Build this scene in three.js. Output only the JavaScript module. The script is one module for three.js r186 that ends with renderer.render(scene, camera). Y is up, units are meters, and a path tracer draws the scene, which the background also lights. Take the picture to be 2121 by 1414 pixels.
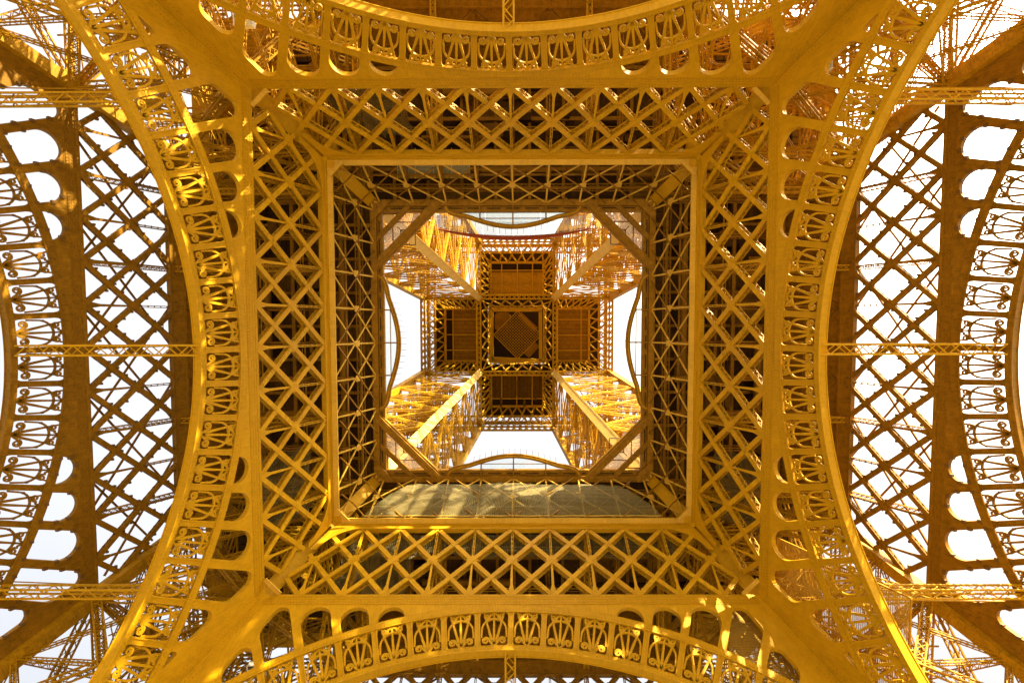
import * as THREE from 'three';
import { mergeGeometries } from 'three/addons/utils/BufferGeometryUtils.js';

// ------------------------------------------------------------------ camera, sky, sun, exposure
const scene = new THREE.Scene();
const renderer = new THREE.WebGLRenderer({ antialias: true });
renderer.toneMapping = THREE.LinearToneMapping;
renderer.toneMappingExposure = 5.7;
renderer.shadowMap.enabled = true;

const camera = new THREE.PerspectiveCamera(2 * Math.atan(707 / 1080) * 180 / Math.PI, 1.5, 0.1, 6000);
camera.position.set(0.879, 0, 1.71);
{ // looking up beneath the tower, a few degrees off the zenith
  const a = 0.0034, b = 0.0509, r = -0.0018;
  const [cr, sr, ca, sa, cb, sb] = [Math.cos(r), Math.sin(r), Math.cos(a), Math.sin(a), Math.cos(b), Math.sin(b)];
  const fwd = new THREE.Vector3(-sa * cb * cr + sb * sr, cb * ca, -sa * cb * sr - sb * cr);
  const up = new THREE.Vector3(-cb * sr - sb * sa * cr, sb * ca, cb * cr - sb * sa * sr);
  camera.up.copy(up.normalize());
  camera.lookAt(camera.position.clone().add(fwd));
  camera.setViewOffset(2121, 1414, -14.43, -26.57, 2121, 1414);
}

function rng(seed) { let s = seed >>> 0; return () => { s = (s + 0x6d2b79f5) >>> 0; let t = s; t = Math.imul(t ^ (t >>> 15), t | 1); t ^= t + Math.imul(t ^ (t >>> 7), t | 61); return ((t ^ (t >>> 14)) >>> 0) / 4294967296; }; }
function tileNoise(n, seed) { // periodic value noise, n cells across
  const R = rng(seed), g = new Float32Array(n * n).map(() => R());
  return (x, y) => { x = ((x % 1) + 1) % 1 * n; y = ((y % 1) + 1) % 1 * n; const i = Math.floor(x) % n, j = Math.floor(y) % n, k = (i + 1) % n, l = (j + 1) % n; let fx = x - Math.floor(x), fy = y - Math.floor(y); fx = fx * fx * (3 - 2 * fx); fy = fy * fy * (3 - 2 * fy); return (g[j * n + i] * (1 - fx) + g[j * n + k] * fx) * (1 - fy) + (g[l * n + i] * (1 - fx) + g[l * n + k] * fx) * fy; };
}
const SUN = new THREE.Vector3(0.55, 0.355, 0.76).normalize();
{
  const W = 512, H = 256, d = new Float32Array(W * H * 4), n1 = tileNoise(6, 11), n2 = tileNoise(14, 12), n3 = tileNoise(36, 13);
  for (let j = 0; j < H; j++) for (let i = 0; i < W; i++) {
    const u = i / W, v = j / H, el = (v - 0.5) * Math.PI, az = (u - 0.5) * 2 * Math.PI;
    const dir = new THREE.Vector3(Math.cos(el) * Math.cos(az), Math.sin(el), Math.cos(el) * Math.sin(az));
    const px = dir.x / (1.3 + dir.y) * 0.5, py = dir.z / (1.3 + dir.y) * 0.5;
    const c = 0.5 * n1(px, py) + 0.3 * n2(px, py) + 0.2 * n3(px, py);
    const glow = Math.pow(Math.max(0, dir.dot(SUN)), 4);
    const warm = 0.5 + 0.5 * dir.dot(SUN), o = (j * W + i) * 4;
    const k = (0.165 + 0.07 * c) * (0.8 + 0.26 * warm) * (el < 0 ? 0.6 : 1), gl = 3.6 * glow * (el < 0 ? 0.4 : 1);
    d[o] = k * (0.88 + 0.16 * warm) + gl; d[o + 1] = k * (0.95 + 0.04 * warm) + gl * 0.9; d[o + 2] = k * (1.09 - 0.2 * warm) + gl * 0.72; d[o + 3] = 1;
  }
  const t = new THREE.DataTexture(d, W, H, THREE.RGBAFormat, THREE.FloatType);
  t.mapping = THREE.EquirectangularReflectionMapping; t.magFilter = THREE.LinearFilter; t.minFilter = THREE.LinearFilter; t.needsUpdate = true;
  scene.background = t; scene.environment = t;
}
const sun = new THREE.DirectionalLight(new THREE.Color(1, 0.88, 0.64), 5);
sun.position.copy(SUN).multiplyScalar(400); sun.target.position.set(0, 50, 0); sun.castShadow = true;
sun.shadow.camera.left = sun.shadow.camera.bottom = -130; sun.shadow.camera.right = sun.shadow.camera.top = 130; sun.shadow.camera.far = 900; sun.shadow.mapSize.set(2048, 2048);
scene.add(sun, sun.target);

// ------------------------------------------------------------------ materials
function paintTexture(seed, amp) { // grime, streaks and faded repaint patches; 6 m across
  const N = 512, d = new Uint8Array(N * N * 4), a = tileNoise(4, seed), b = tileNoise(17, seed + 1), c = tileNoise(90, seed + 2), s = tileNoise(64, seed + 3);
  for (let j = 0; j < N; j++) for (let i = 0; i < N; i++) {
    const x = i / N, y = j / N, o = (j * N + i) * 4;
    const streak = Math.pow(s(x, y * 0.09 + 0.3 * a(x, y)), 3);
    let k = 1 - amp * (0.45 * a(x, y) + 0.35 * b(x, y) + 0.3 * c(x, y) + 0.5 * streak - 0.45);
    k = Math.max(0, Math.min(1, k * 0.86));
    d[o] = 255 * k; d[o + 1] = 255 * k * (0.985 + 0.015 * b(y, x)); d[o + 2] = 255 * k * (0.95 + 0.05 * a(y, x)); d[o + 3] = 255;
  }
  const t = new THREE.DataTexture(d, N, N); t.wrapS = t.wrapT = THREE.RepeatWrapping; t.magFilter = THREE.LinearFilter; t.minFilter = THREE.LinearMipmapLinearFilter; t.generateMipmaps = true;
  t.colorSpace = THREE.SRGBColorSpace; t.repeat.set(1 / 6, 1 / 6); t.needsUpdate = true; return t;
}
const paintMap = paintTexture(5, 0.16), grimeMap = paintTexture(25, 0.36);
const lin = (r, g, b) => new THREE.Color().setRGB(r, g, b);
const paint = (r, g, b, map, roughness = 0.55) => new THREE.MeshPhysicalMaterial({ color: lin(r, g, b), map, roughness, specularIntensity: 0.22 });
const M = {
  iron: paint(0.68, 0.36, 0.005, paintMap),
  iron2: paint(0.58, 0.295, 0.005, grimeMap, 0.6),
  ironB: paint(0.62, 0.325, 0.005, paintMap, 0.5),
  ironC: paint(0.72, 0.39, 0.006, grimeMap, 0.6),
  litCream: paint(0.82, 0.53, 0.13, paintMap, 0.5),  // strong light on the upper posts put into their colour
  outer: paint(0.36, 0.17, 0.006, grimeMap, 0.6),  // same iron, with backlit shade put into a darker brown
  fasciaBrown: paint(0.36, 0.165, 0.006, grimeMap, 0.65),  // darker brown for the fascia plates and their brackets
  pale: paint(0.8, 0.47, 0.05, paintMap),
  deck: paint(0.11, 0.05, 0.006, grimeMap, 0.75),  // soffit browns here and in floor lowered further to paint recess shade
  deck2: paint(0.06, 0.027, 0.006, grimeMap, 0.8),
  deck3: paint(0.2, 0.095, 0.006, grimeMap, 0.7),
  floor: paint(0.36, 0.17, 0.006, grimeMap, 0.7),
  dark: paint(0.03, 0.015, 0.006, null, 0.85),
  ring: paint(0.34, 0.16, 0.006, grimeMap, 0.6),
  lamp: paint(0.14, 0.07, 0.015, null, 0.5),
  red: paint(0.3, 0.05, 0.01, null, 0.4),
  glass: new THREE.MeshPhysicalMaterial({ color: lin(0.92, 0.95, 0.95), transmission: 1, thickness: 0, roughness: 0.04, ior: 1.5 }),
  frosted: new THREE.MeshPhysicalMaterial({ color: lin(0.85, 0.78, 0.68), transmission: 0.8, thickness: 0, roughness: 0.25, ior: 1.5 }),
  mirror: new THREE.MeshPhysicalMaterial({ color: lin(0.6, 0.66, 0.7), transmission: 0.85, thickness: 0, roughness: 0.06, ior: 2.0 }),
  frame: paint(0.09, 0.045, 0.02, null, 0.5),
  floodlight: new THREE.MeshStandardMaterial({ color: lin(0.6, 0.58, 0.52), roughness: 0.5 }),
  board: new THREE.MeshStandardMaterial({ color: lin(0.3, 0.26, 0.12), map: grimeMap, roughness: 0.8 }),
};
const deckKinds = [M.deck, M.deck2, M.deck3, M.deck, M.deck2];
function netMaterial(color, repeat) {
  const N = 64, d = new Uint8Array(N * N * 4);
  for (let j = 0; j < N; j++) for (let i = 0; i < N; i++) { const x = i % 16, y = j % 16, on = x < 8 || y < 6, o = (j * N + i) * 4; d[o] = d[o + 1] = d[o + 2] = on ? 255 : 0; d[o + 3] = 255; }
  const t = new THREE.DataTexture(d, N, N); t.wrapS = t.wrapT = THREE.RepeatWrapping; t.magFilter = THREE.LinearFilter; t.minFilter = THREE.LinearFilter; t.repeat.set(repeat, repeat); t.needsUpdate = true;
  return new THREE.MeshStandardMaterial({ color, alphaMap: t, transparent: true, roughness: 0.9, side: THREE.DoubleSide });
}
M.net = netMaterial(lin(0.135, 0.098, 0.022), 1.6);
M.mesh = netMaterial(lin(0.42, 0.25, 0.03), 2.6);

// ------------------------------------------------------------------ geometry helpers
const V = (x, y, z) => new THREE.Vector3(x, y, z);
class Bars { // collects straight bars, plates and lattice work; uv in metres
  constructor() { this.p = []; this.n = []; this.t = []; this.i = []; }
  quad(a, b, c, d, nx) {
    const k = this.p.length / 3, w = a.distanceTo(b), h = a.distanceTo(d), o = (a.x + a.y * 1.7 + a.z * 2.3) % 6;
    for (const q of [a, b, c, d]) { this.p.push(q.x, q.y, q.z); this.n.push(nx.x, nx.y, nx.z); }
    this.t.push(o, o, o + h * 0, o + w, o + h, o + w, o + h, o); this.i.push(k, k + 2, k + 1, k, k + 3, k + 2);
  }
  bar(a, b, w, d, ref = V(0, 1, 0), caps = true) { // w across, d along ref
    const dir = b.clone().sub(a); if (dir.lengthSq() < 1e-8) return this; dir.normalize();
    let n = ref.clone().addScaledVector(dir, -ref.dot(dir)); if (n.lengthSq() < 1e-6) n = Math.abs(dir.x) < 0.9 ? V(1, 0, 0).addScaledVector(dir, -dir.x) : V(0, 0, 1); n.normalize();
    const s = n.clone().cross(dir), S = s.clone().multiplyScalar(w / 2), N = n.clone().multiplyScalar(d / 2);
    const c = (q, i, j) => q.clone().addScaledVector(S, i).addScaledVector(N, j);
    const [a0, a1, a2, a3] = [c(a, -1, -1), c(a, 1, -1), c(a, 1, 1), c(a, -1, 1)], [b0, b1, b2, b3] = [c(b, -1, -1), c(b, 1, -1), c(b, 1, 1), c(b, -1, 1)];
    const m = (v) => v.clone().negate();
    this.quad(a1, a0, b0, b1, m(n)); this.quad(a2, a1, b1, b2, s); this.quad(a3, a2, b2, b3, n); this.quad(a0, a3, b3, b0, m(s));
    if (caps) { this.quad(a0, a1, a2, a3, m(dir)); this.quad(b1, b0, b3, b2, dir); }
    return this;
  }
  // box lattice girder: four angle irons and cross lacing on the sides asked for ('d' sides hold the depth, 'w' sides the width)
  lattice(a, b, w, d, ref, { iron = 0.12, lace = 0.07, sides = 'dw', step = 0, cross = true } = {}) {
    const dir = b.clone().sub(a), L = dir.length(); dir.normalize();
    const n = ref.clone().addScaledVector(dir, -ref.dot(dir)).normalize(), s = n.clone().cross(dir);
    const at = (q, i, j) => q.clone().addScaledVector(s, i * (w - iron) / 2).addScaledVector(n, j * (d - iron) / 2);
    for (const [i, j] of [[-1, -1], [1, -1], [1, 1], [-1, 1]]) this.bar(at(a, i, j), at(b, i, j), iron, iron, n, false);
    const faces = [];
    if (sides.includes('d')) faces.push([[1, -1], [1, 1], s], [[-1, -1], [-1, 1], s]);
    if (sides.includes('w')) faces.push([[-1, -1], [1, -1], n], [[-1, 1], [1, 1], n]);
    for (const [p, q, f] of faces) {
      const wide = f === s ? d : w, N = Math.max(1, Math.round(L / (step || wide)));
      for (let k = 0; k < N; k++) {
        const x0 = a.clone().addScaledVector(dir, L * k / N), x1 = a.clone().addScaledVector(dir, L * (k + 1) / N);
        const [e, g] = k % 2 ? [q, p] : [p, q];
        this.bar(at(x0, ...e), at(x1, ...g), lace, 0.02, f, false);
        if (cross) this.bar(at(x0, ...g), at(x1, ...e), lace, 0.02, f, false);
      }
    }
    return this;
  }
  geo() {
    const g = new THREE.BufferGeometry();
    g.setAttribute('position', new THREE.Float32BufferAttribute(this.p, 3)); g.setAttribute('normal', new THREE.Float32BufferAttribute(this.n, 3)); g.setAttribute('uv', new THREE.Float32BufferAttribute(this.t, 2)); g.setIndex(this.i);
    return g;
  }
  build(name, mat, parent) { return mesh(name, this.geo(), mat, parent); }
}
function mesh(name, geo, mat, parent) { const m = new THREE.Mesh(geo, mat); m.name = name; m.castShadow = m.receiveShadow = true; parent.add(m); return m; }
function group(name, parent) { const g = new THREE.Group(); g.name = name; parent.add(g); return g; }
function slab(pts, depth, z0 = 0, holes = []) { // flat outline in x,y given depth along z
  const s = new THREE.Shape(pts.map(([x, y]) => new THREE.Vector2(x, y)));
  for (const h of holes) s.holes.push(new THREE.Path(h.map(([x, y]) => new THREE.Vector2(x, y))));
  return new THREE.ExtrudeGeometry(s, { depth, bevelEnabled: false }).translate(0, 0, z0);
}
function rounded(poly, r) { // r: radius or list of radii, one per corner
  const out = [], n = poly.length;
  for (let i = 0; i < n; i++) {
    const p = poly[i], a = poly[(i + n - 1) % n], b = poly[(i + 1) % n], R = Array.isArray(r) ? r[i] : r;
    if (!R) { out.push(p); continue; }
    const la = Math.hypot(a[0] - p[0], a[1] - p[1]), lb = Math.hypot(b[0] - p[0], b[1] - p[1]);
    const ua = [(a[0] - p[0]) / la, (a[1] - p[1]) / la], ub = [(b[0] - p[0]) / lb, (b[1] - p[1]) / lb];
    const half = Math.acos(Math.max(-1, Math.min(1, ua[0] * ub[0] + ua[1] * ub[1]))) / 2;
    const t = Math.min(R / Math.tan(half), la * 0.49, lb * 0.49);
    const A = [p[0] + ua[0] * t, p[1] + ua[1] * t], B = [p[0] + ub[0] * t, p[1] + ub[1] * t];
    const w = Math.sin(half); // conic weight: a true circular arc
    for (let k = 0; k <= 9; k++) { const s = k / 9, q0 = (1 - s) * (1 - s), q1 = 2 * s * (1 - s) * w, q2 = s * s, D = q0 + q1 + q2; out.push([(A[0] * q0 + p[0] * q1 + B[0] * q2) / D, (A[1] * q0 + p[1] * q1 + B[1] * q2) / D]); }
  }
  return out;
}
function clip(poly, nx, ny, c) { // keep nx*x + ny*y <= c
  const out = [];
  for (let i = 0; i < poly.length; i++) {
    const a = poly[i], b = poly[(i + 1) % poly.length], da = nx * a[0] + ny * a[1] - c, db = nx * b[0] + ny * b[1] - c;
    if (da <= 0) out.push(a);
    if ((da < 0 && db > 0) || (da > 0 && db < 0)) { const t = da / (da - db); out.push([a[0] + (b[0] - a[0]) * t, a[1] + (b[1] - a[1]) * t]); }
  }
  return out;
}
function ribbon(path, width) { // outline of a band along a plane path; width: number or function of 0..1
  const L = [], R = [], n = path.length;
  for (let i = 0; i < n; i++) {
    const a = path[Math.max(0, i - 1)], b = path[Math.min(n - 1, i + 1)], l = Math.hypot(b[0] - a[0], b[1] - a[1]) || 1, w = (typeof width === 'function' ? width(i / (n - 1)) : width) / 2;
    const nx = -(b[1] - a[1]) / l * w, ny = (b[0] - a[0]) / l * w; L.push([path[i][0] + nx, path[i][1] + ny]); R.push([path[i][0] - nx, path[i][1] - ny]);
  }
  return L.concat(R.reverse());
}
function ringSlab(r0, r1, a0, a1, n, depth, z0) { const p = []; for (let i = 0; i <= n; i++) { const a = a0 + (a1 - a0) * i / n; p.push([r1 * Math.sin(a), r1 * Math.cos(a)]); } for (let i = n; i >= 0; i--) { const a = a0 + (a1 - a0) * i / n; p.push([r0 * Math.sin(a), r0 * Math.cos(a)]); } return slab(p, depth, z0); }

// ------------------------------------------------------------------ the batter of the tower (heights are above the eye)
const SL = 0.3984, BETA = Math.atan(SL), CB = Math.cos(BETA), SB = Math.sin(BETA);
const DI = 21.873, DO = 36.642;                       // inner and outer pier faces at 45 m
const din = (h) => DI - SL * (h - 45), dout = (h) => DO - SL * (h - 45);
const corner = (v) => DI - SL * CB * v;               // half width of a bay at slope distance v from the 45 m line
const P = 3.82;                                       // bay of the girders
const onFace = (g, d45, k) => { g.rotation.order = 'YXZ'; g.rotation.set(-BETA, k * Math.PI / 2, 0); const a = k * Math.PI / 2; g.position.set(d45 * Math.sin(a), 45, d45 * Math.cos(a)); return g; };
const GROUND = -1.6, DECK = 60.6;

// ------------------------------------------------------------------ ground
{
  const N = 512, d = new Uint8Array(N * N * 4), a = tileNoise(8, 71), b = tileNoise(120, 72), R = rng(7);
  for (let i = 0; i < N * N; i++) { const x = (i % N) / N, y = Math.floor(i / N) / N, k = 0.78 + 0.12 * a(x, y) + 0.1 * b(x, y) + 0.08 * (R() - 0.5); d[i * 4] = 255 * Math.min(1, k); d[i * 4 + 1] = 250 * Math.min(1, k); d[i * 4 + 2] = 240 * Math.min(1, k); d[i * 4 + 3] = 255; }
  const t = new THREE.DataTexture(d, N, N); t.wrapS = t.wrapT = THREE.RepeatWrapping; t.magFilter = THREE.LinearFilter; t.repeat.set(400, 400); t.colorSpace = THREE.SRGBColorSpace; t.needsUpdate = true;
  const g = mesh('ground', new THREE.PlaneGeometry(5000, 5000).rotateX(-Math.PI / 2), new THREE.MeshStandardMaterial({ color: lin(0.075, 0.085, 0.045), map: t, roughness: 0.95 }), scene);
  g.position.y = GROUND - 0.12; g.userData = { label: 'dark lawns and gardens around the foot of the tower', kind: 'structure', category: 'ground' };
  const t2 = t.clone(); t2.repeat.set(12, 12); t2.needsUpdate = true;
  const p = mesh('plaza', new THREE.BoxGeometry(150, 0.12, 150), new THREE.MeshStandardMaterial({ color: lin(0.5, 0.46, 0.39), map: t2, roughness: 0.95 }), scene);
  p.position.y = GROUND - 0.06; p.userData = { label: 'pale sandy gravel square between the four legs of the tower', kind: 'structure', category: 'square' };
}

// ------------------------------------------------------------------ the tower
const tower = group('iron_tower', scene);
tower.userData = { label: 'ochre yellow iron lattice tower seen from underneath between its four legs', category: 'tower' };

// ---- decorative arch: spandrel plate, rims and a row of fan panels
const AC = -38.2, STEP = 4.5 * Math.PI / 180;
function slotOutline(n) { // opening between two struts of the spandrel
  const hw = 0.27, t1 = n * STEP, t2 = (n + 1) * STEP;
  const line = (t, off, r) => [r * Math.sin(t) + off * Math.cos(t), AC + r * Math.cos(t) - off * Math.sin(t)];
  { // most openings end in a half round
    const tm = (t1 + t2) / 2, half = (r) => r * Math.sin(STEP / 2) - hw, rad = half(37.5), rc = (-1.24 - AC - rad) / Math.cos(tm), out = [];
    const put = (x, y) => out.push([y * Math.sin(tm) + x * Math.cos(tm), AC + y * Math.cos(tm) - x * Math.sin(tm)]);
    if (rc > 36.95) put(-half(36.95), 36.95);
    for (let i = 0; i <= 28; i++) { const a = Math.PI * (1 - i / 28), x = half(Math.max(rc, 36.95)) * Math.cos(a), y = rc + rad * Math.sin(a); if (y >= 36.95) put(x, y); }
    if (rc > 36.95) put(half(36.95), 36.95);
    const fits = out.every(([x, y]) => Math.abs(x) < corner(y) - 1.9);
    if (n >= -3 && n <= 2) return null;
    if (fits) return out;
  }
  let poly = [line(t1, hw, 36.95), line(t1, hw, 60), line(t2, -hw, 60), line(t2, -hw, 36.95)];
  poly = clip(poly, 0, 1, -1.24);
  for (const s of [1, -1]) poly = clip(poly, s, SL * CB, DI - 2.15);
  if (poly.length < 3) return null;
  let A = 0; for (let i = 0; i < poly.length; i++) { const a = poly[i], b = poly[(i + 1) % poly.length]; A += (a[0] * b[1] - a[1] * b[0]) / 2; }
  if (n >= -3 && n <= 2) return null;
  const r = poly.map(([x, y]) => Math.hypot(x, y - AC) < 36.97 ? 0 : 1.25);
  return rounded(poly, r);
}
const slots = []; for (let n = -11; n <= 10; n++) { const s = slotOutline(n); if (s) slots.push(s); }
function archProto() {
  const g = new THREE.Group(); g.name = 'arch';
  { // spandrel plate with its bottom chord
    const a1 = 45.6 * Math.PI / 180, pts = [];
    for (let i = 0; i <= 60; i++) { const a = -a1 + 2 * a1 * i / 60; pts.push([36.72 * Math.sin(a), AC + 36.72 * Math.cos(a)]); }
    const vb = pts[0][1]; pts.push([corner(vb) - 0.02, vb], [corner(0) - 0.02, 0], [-corner(0) + 0.02, 0], [-corner(vb) + 0.02, vb]);
    mesh('spandrel_plate', slab(pts, 0.34, 0, slots), M.iron, g);
  }
  for (const s of slots) { // flanged edge of every opening
    const p = s.map(([x, y]) => [x, y]); if (Math.hypot(p[0][0] - p[p.length - 1][0], p[0][1] - p[p.length - 1][1]) < 0.01) p.pop();
    const low = p.findIndex(([x, y], i) => { const q = p[(i + 1) % p.length]; return Math.abs(Math.hypot(x, y - AC) - 36.95) < 0.05 && Math.abs(Math.hypot(q[0], q[1] - AC) - 36.95) < 0.05; });
    const path = low < 0 ? p : p.slice(low + 1).concat(p.slice(0, low + 1));
    mesh('opening_flange', slab(ribbon(path, 0.13), 0.44, -0.025), M.iron, g);
  }
  { // riveted cover strips along the chord
    const b = new Bars();
    for (const [v, w] of [[-0.13, 0.2], [-0.98, 0.12]]) b.bar(V(-corner(v) + 0.6, v, -0.012), V(corner(v) - 0.6, v, -0.012), w, 0.03, V(0, 0, 1));
    for (const v of [-0.42, -0.5, -0.72]) b.bar(V(-corner(v) + 0.5, v, -0.004), V(corner(v) - 0.5, v, -0.004), 0.035, 0.02, V(0, 0, 1));
    for (let n = -5; n <= 5; n++) b.bar(V(n * 3.76 + 1.88, -0.9, -0.008), V(n * 3.76 + 1.88, -0.25, -0.008), 0.3, 0.022, V(0, 0, 1));
    b.bar(V(-corner(0) + 0.7, 0.02, 0.45), V(corner(0) - 0.7, 0.02, 0.45), 0.06, 0.85, V(0, 0, 1));
    b.build('chord_strip', M.iron, g);
  }
  { // rivet heads along chord and rims, coloured darker to stand for their shading
    const b = new Bars(), z = V(0, 0, 1), dot = (x, y, w) => b.bar(V(x, y, w - 0.014), V(x, y + 0.075, w - 0.014), 0.075, 0.03, z, false);
    for (const [v, w] of [[-0.13, -0.028], [-0.32, 0], [-0.61, 0], [-0.85, 0], [-1.0, -0.028]]) for (let u = -corner(v) + 0.7; u < corner(v) - 0.7; u += 0.27) dot(u, v, w);
    for (const [r, a] of [[33.0, 1.15], [33.28, 1.15], [36.58, 0.78], [37.0, 0.78]]) for (let t = -a; t < a; t += 0.27 / r) dot(r * Math.sin(t), AC + r * Math.cos(t), -0.05);
    for (const e of [-1, 1]) for (let v = -1.6; v > -12; v -= 0.27) for (const q of [0.35, 0.7]) dot(e * (corner(v) - q), v, 0);
    b.build('rivets', M.iron2, g).userData.kind = 'stuff';
  }
  const c = (name, geo, mat, th = 0) => { const m = mesh(name, geo, mat, g); m.position.y = AC; m.rotation.z = -th; return m; };
  const lim = 68 * Math.PI / 180;
  c('arch_rim', ringSlab(32.92, 33.36, -lim, lim, 150, 0.78, -0.05), M.iron);
  { const st = []; for (let i = -14; i <= 14; i++) st.push(ringSlab(32.95, 33.34, i * 0.083 + 0.03, i * 0.083 + 0.042, 1, 0.02, -0.065), ringSlab(36.53, 37.06, i * 0.055 + 0.02, i * 0.055 + 0.03, 1, 0.02, -0.065)); for (const q of [-1, 1]) st.push(ringSlab(33.14 + q * 0.13, 33.17 + q * 0.13, -lim, lim, 120, 0.015, -0.06)); c('butt_strap', mergeGeometries(st), M.iron); }
  c('rim_edge', mergeGeometries([ringSlab(32.86, 32.98, -lim, lim, 150, 0.1, -0.12), ringSlab(32.86, 32.98, -lim, lim, 150, 0.08, 0.7)]), M.iron);
  c('arch_rim', ringSlab(36.5, 37.08, -45.5 * Math.PI / 180, 45.5 * Math.PI / 180, 100, 0.3, -0.05), M.iron);
  c('rim_edge', ringSlab(36.4, 36.5, -45.5 * Math.PI / 180, 45.5 * Math.PI / 180, 100, 0.08, -0.1), M.iron);
  // one panel, centred on its own axis, y counted from the arch centre
  const B = 33.36, E = 36.45, hw = 0.235;
  const strutG = slab([[-0.34, B - 0.02], [-0.26, B + 0.14], [-hw, B + 0.35], [-hw, E - 0.4], [-0.28, E - 0.16], [-0.4, E + 0.02], [0.4, E + 0.02], [0.28, E - 0.16], [hw, E - 0.4], [hw, B + 0.35], [0.26, B + 0.14], [0.34, B - 0.02]], 0.12, 0);
  const lipG = slab([[-0.05, B], [-0.05, E], [0.05, E], [0.05, B]], 0.05, -0.05);
  const strut = mergeGeometries([strutG, lipG.clone().translate(-0.18, 0, 0), lipG.clone().translate(0.18, 0, 0)]);
  const hoopPath = []; hoopPath.push([-1.02, B + 0.75]); for (let i = 0; i <= 22; i++) { const a = Math.PI * i / 22; hoopPath.push([-1.0 * Math.cos(a), B + 1.5 + Math.sin(a)]); } hoopPath.push([1.02, B + 0.75]);
  const hoop = slab(ribbon(hoopPath, 0.14), 0.16, 0.04);
  const spokes = [[0, 0.02, 0, 3.1], [-0.07, 0.06, -0.84, 3.06], [0.07, 0.06, 0.84, 3.06]].map(([x0, y0, x1, y1]) => slab(ribbon([[x0, B + y0], [x1, B + y1]], (t) => 0.24 - 0.11 * t), 0.1, 0.06));
  const spiral = (cx, cy, r0, r1, a0, turns, tail) => { const p = tail.slice(); for (let i = 0; i <= 30; i++) { const t = i / 30, a = a0 + turns * 2 * Math.PI * t, r = r0 + (r1 - r0) * t; p.push([cx + r * Math.cos(a), B + cy + r * Math.sin(a)]); } return p; };
  const mirror = (p) => p.map(([x, y]) => [-x, y]);
  const lowPath = [[0.03, B + 0.06], [0.2, B + 0.22], [0.42, B + 0.52]].concat(spiral(0.68, 0.5, 0.3, 0.06, Math.PI * 0.88, -1.6, []));
  const highPath = [[0.1, B + 3.06], [0.2, B + 2.86]].concat(spiral(0.6, 2.72, 0.27, 0.06, Math.PI * 0.82, 1.5, []).map((q) => q));
  const scroll = [lowPath, mirror(lowPath), highPath, mirror(highPath)].map((p) => slab(ribbon(p, (t) => 0.145 - 0.04 * t), 0.13, 0.05));
  for (let n = -11; n <= 11; n++) {
    const ok = (t, r) => Math.abs(r * Math.sin(t)) < corner(AC + r * Math.cos(t)) - 0.4;
    if (ok(n * STEP, 36)) c('strut', strut, M.iron, n * STEP);
    const t = (n + 0.5) * STEP; if (!ok(t, 36.2)) continue;
    c('hoop', hoop, M.iron, t); for (const s of spokes) c('spoke', s, M.iron, t); for (const s of scroll) c('scroll', s, M.iron, t);
  }
  return g;
}
const SIDE = ['upper', 'right', 'lower', 'left'];
const arch0 = archProto();
for (let k = 0; k < 4; k++) { const a = k ? arch0.clone() : arch0; tower.add(onFace(a, DI, k)); a.userData.label = `inner arch with a band of fan shaped scrollwork along the ${SIDE[k]} side`; }
for (let k = 0; k < 4; k++) {
  const a = onFace(arch0.clone(), DO, k); tower.add(a); a.traverse((o) => { if (o.material === M.iron || o.material === M.iron2) o.material = M.outer; }); a.userData.label = `outer arch with scrollwork darkened with painted backlit shade beyond the ${SIDE[k]} side`;
  const b = new Bars(), R = rng(40 + k); // lamp housings along the openings
  for (const s of slots) { let acc = 0; for (let i = 0; i < s.length; i++) { const p = s[i], q = s[(i + 1) % s.length], l = Math.hypot(q[0] - p[0], q[1] - p[1]); for (let x = 0; x < l; x += 0.1) { acc += 0.1; if (acc > 1.25) { acc = 0; const t = x / l, X = p[0] + (q[0] - p[0]) * t, Y = p[1] + (q[1] - p[1]) * t; if (R() < 0.8) b.bar(V(X, Y, -0.1), V(X, Y, 0.2), 0.29, 0.29, V(0, 1, 0)); } } } }
  for (let n = -9; n <= 8; n++) for (const al of [0.25, 0.9, 1.57, 2.24, 2.9]) { const t = (n + 0.5) * STEP, x = Math.cos(al) * 1.0, y = 34.86 + Math.sin(al), X = x * Math.cos(t) + y * Math.sin(t), Y = AC - x * Math.sin(t) + y * Math.cos(t); b.bar(V(X, Y, -0.12), V(X, Y, 0.1), 0.15, 0.15, V(0, 1, 0)); }
  const m = b.build('lamps', M.lamp, a); m.userData.kind = 'stuff';
}

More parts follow.
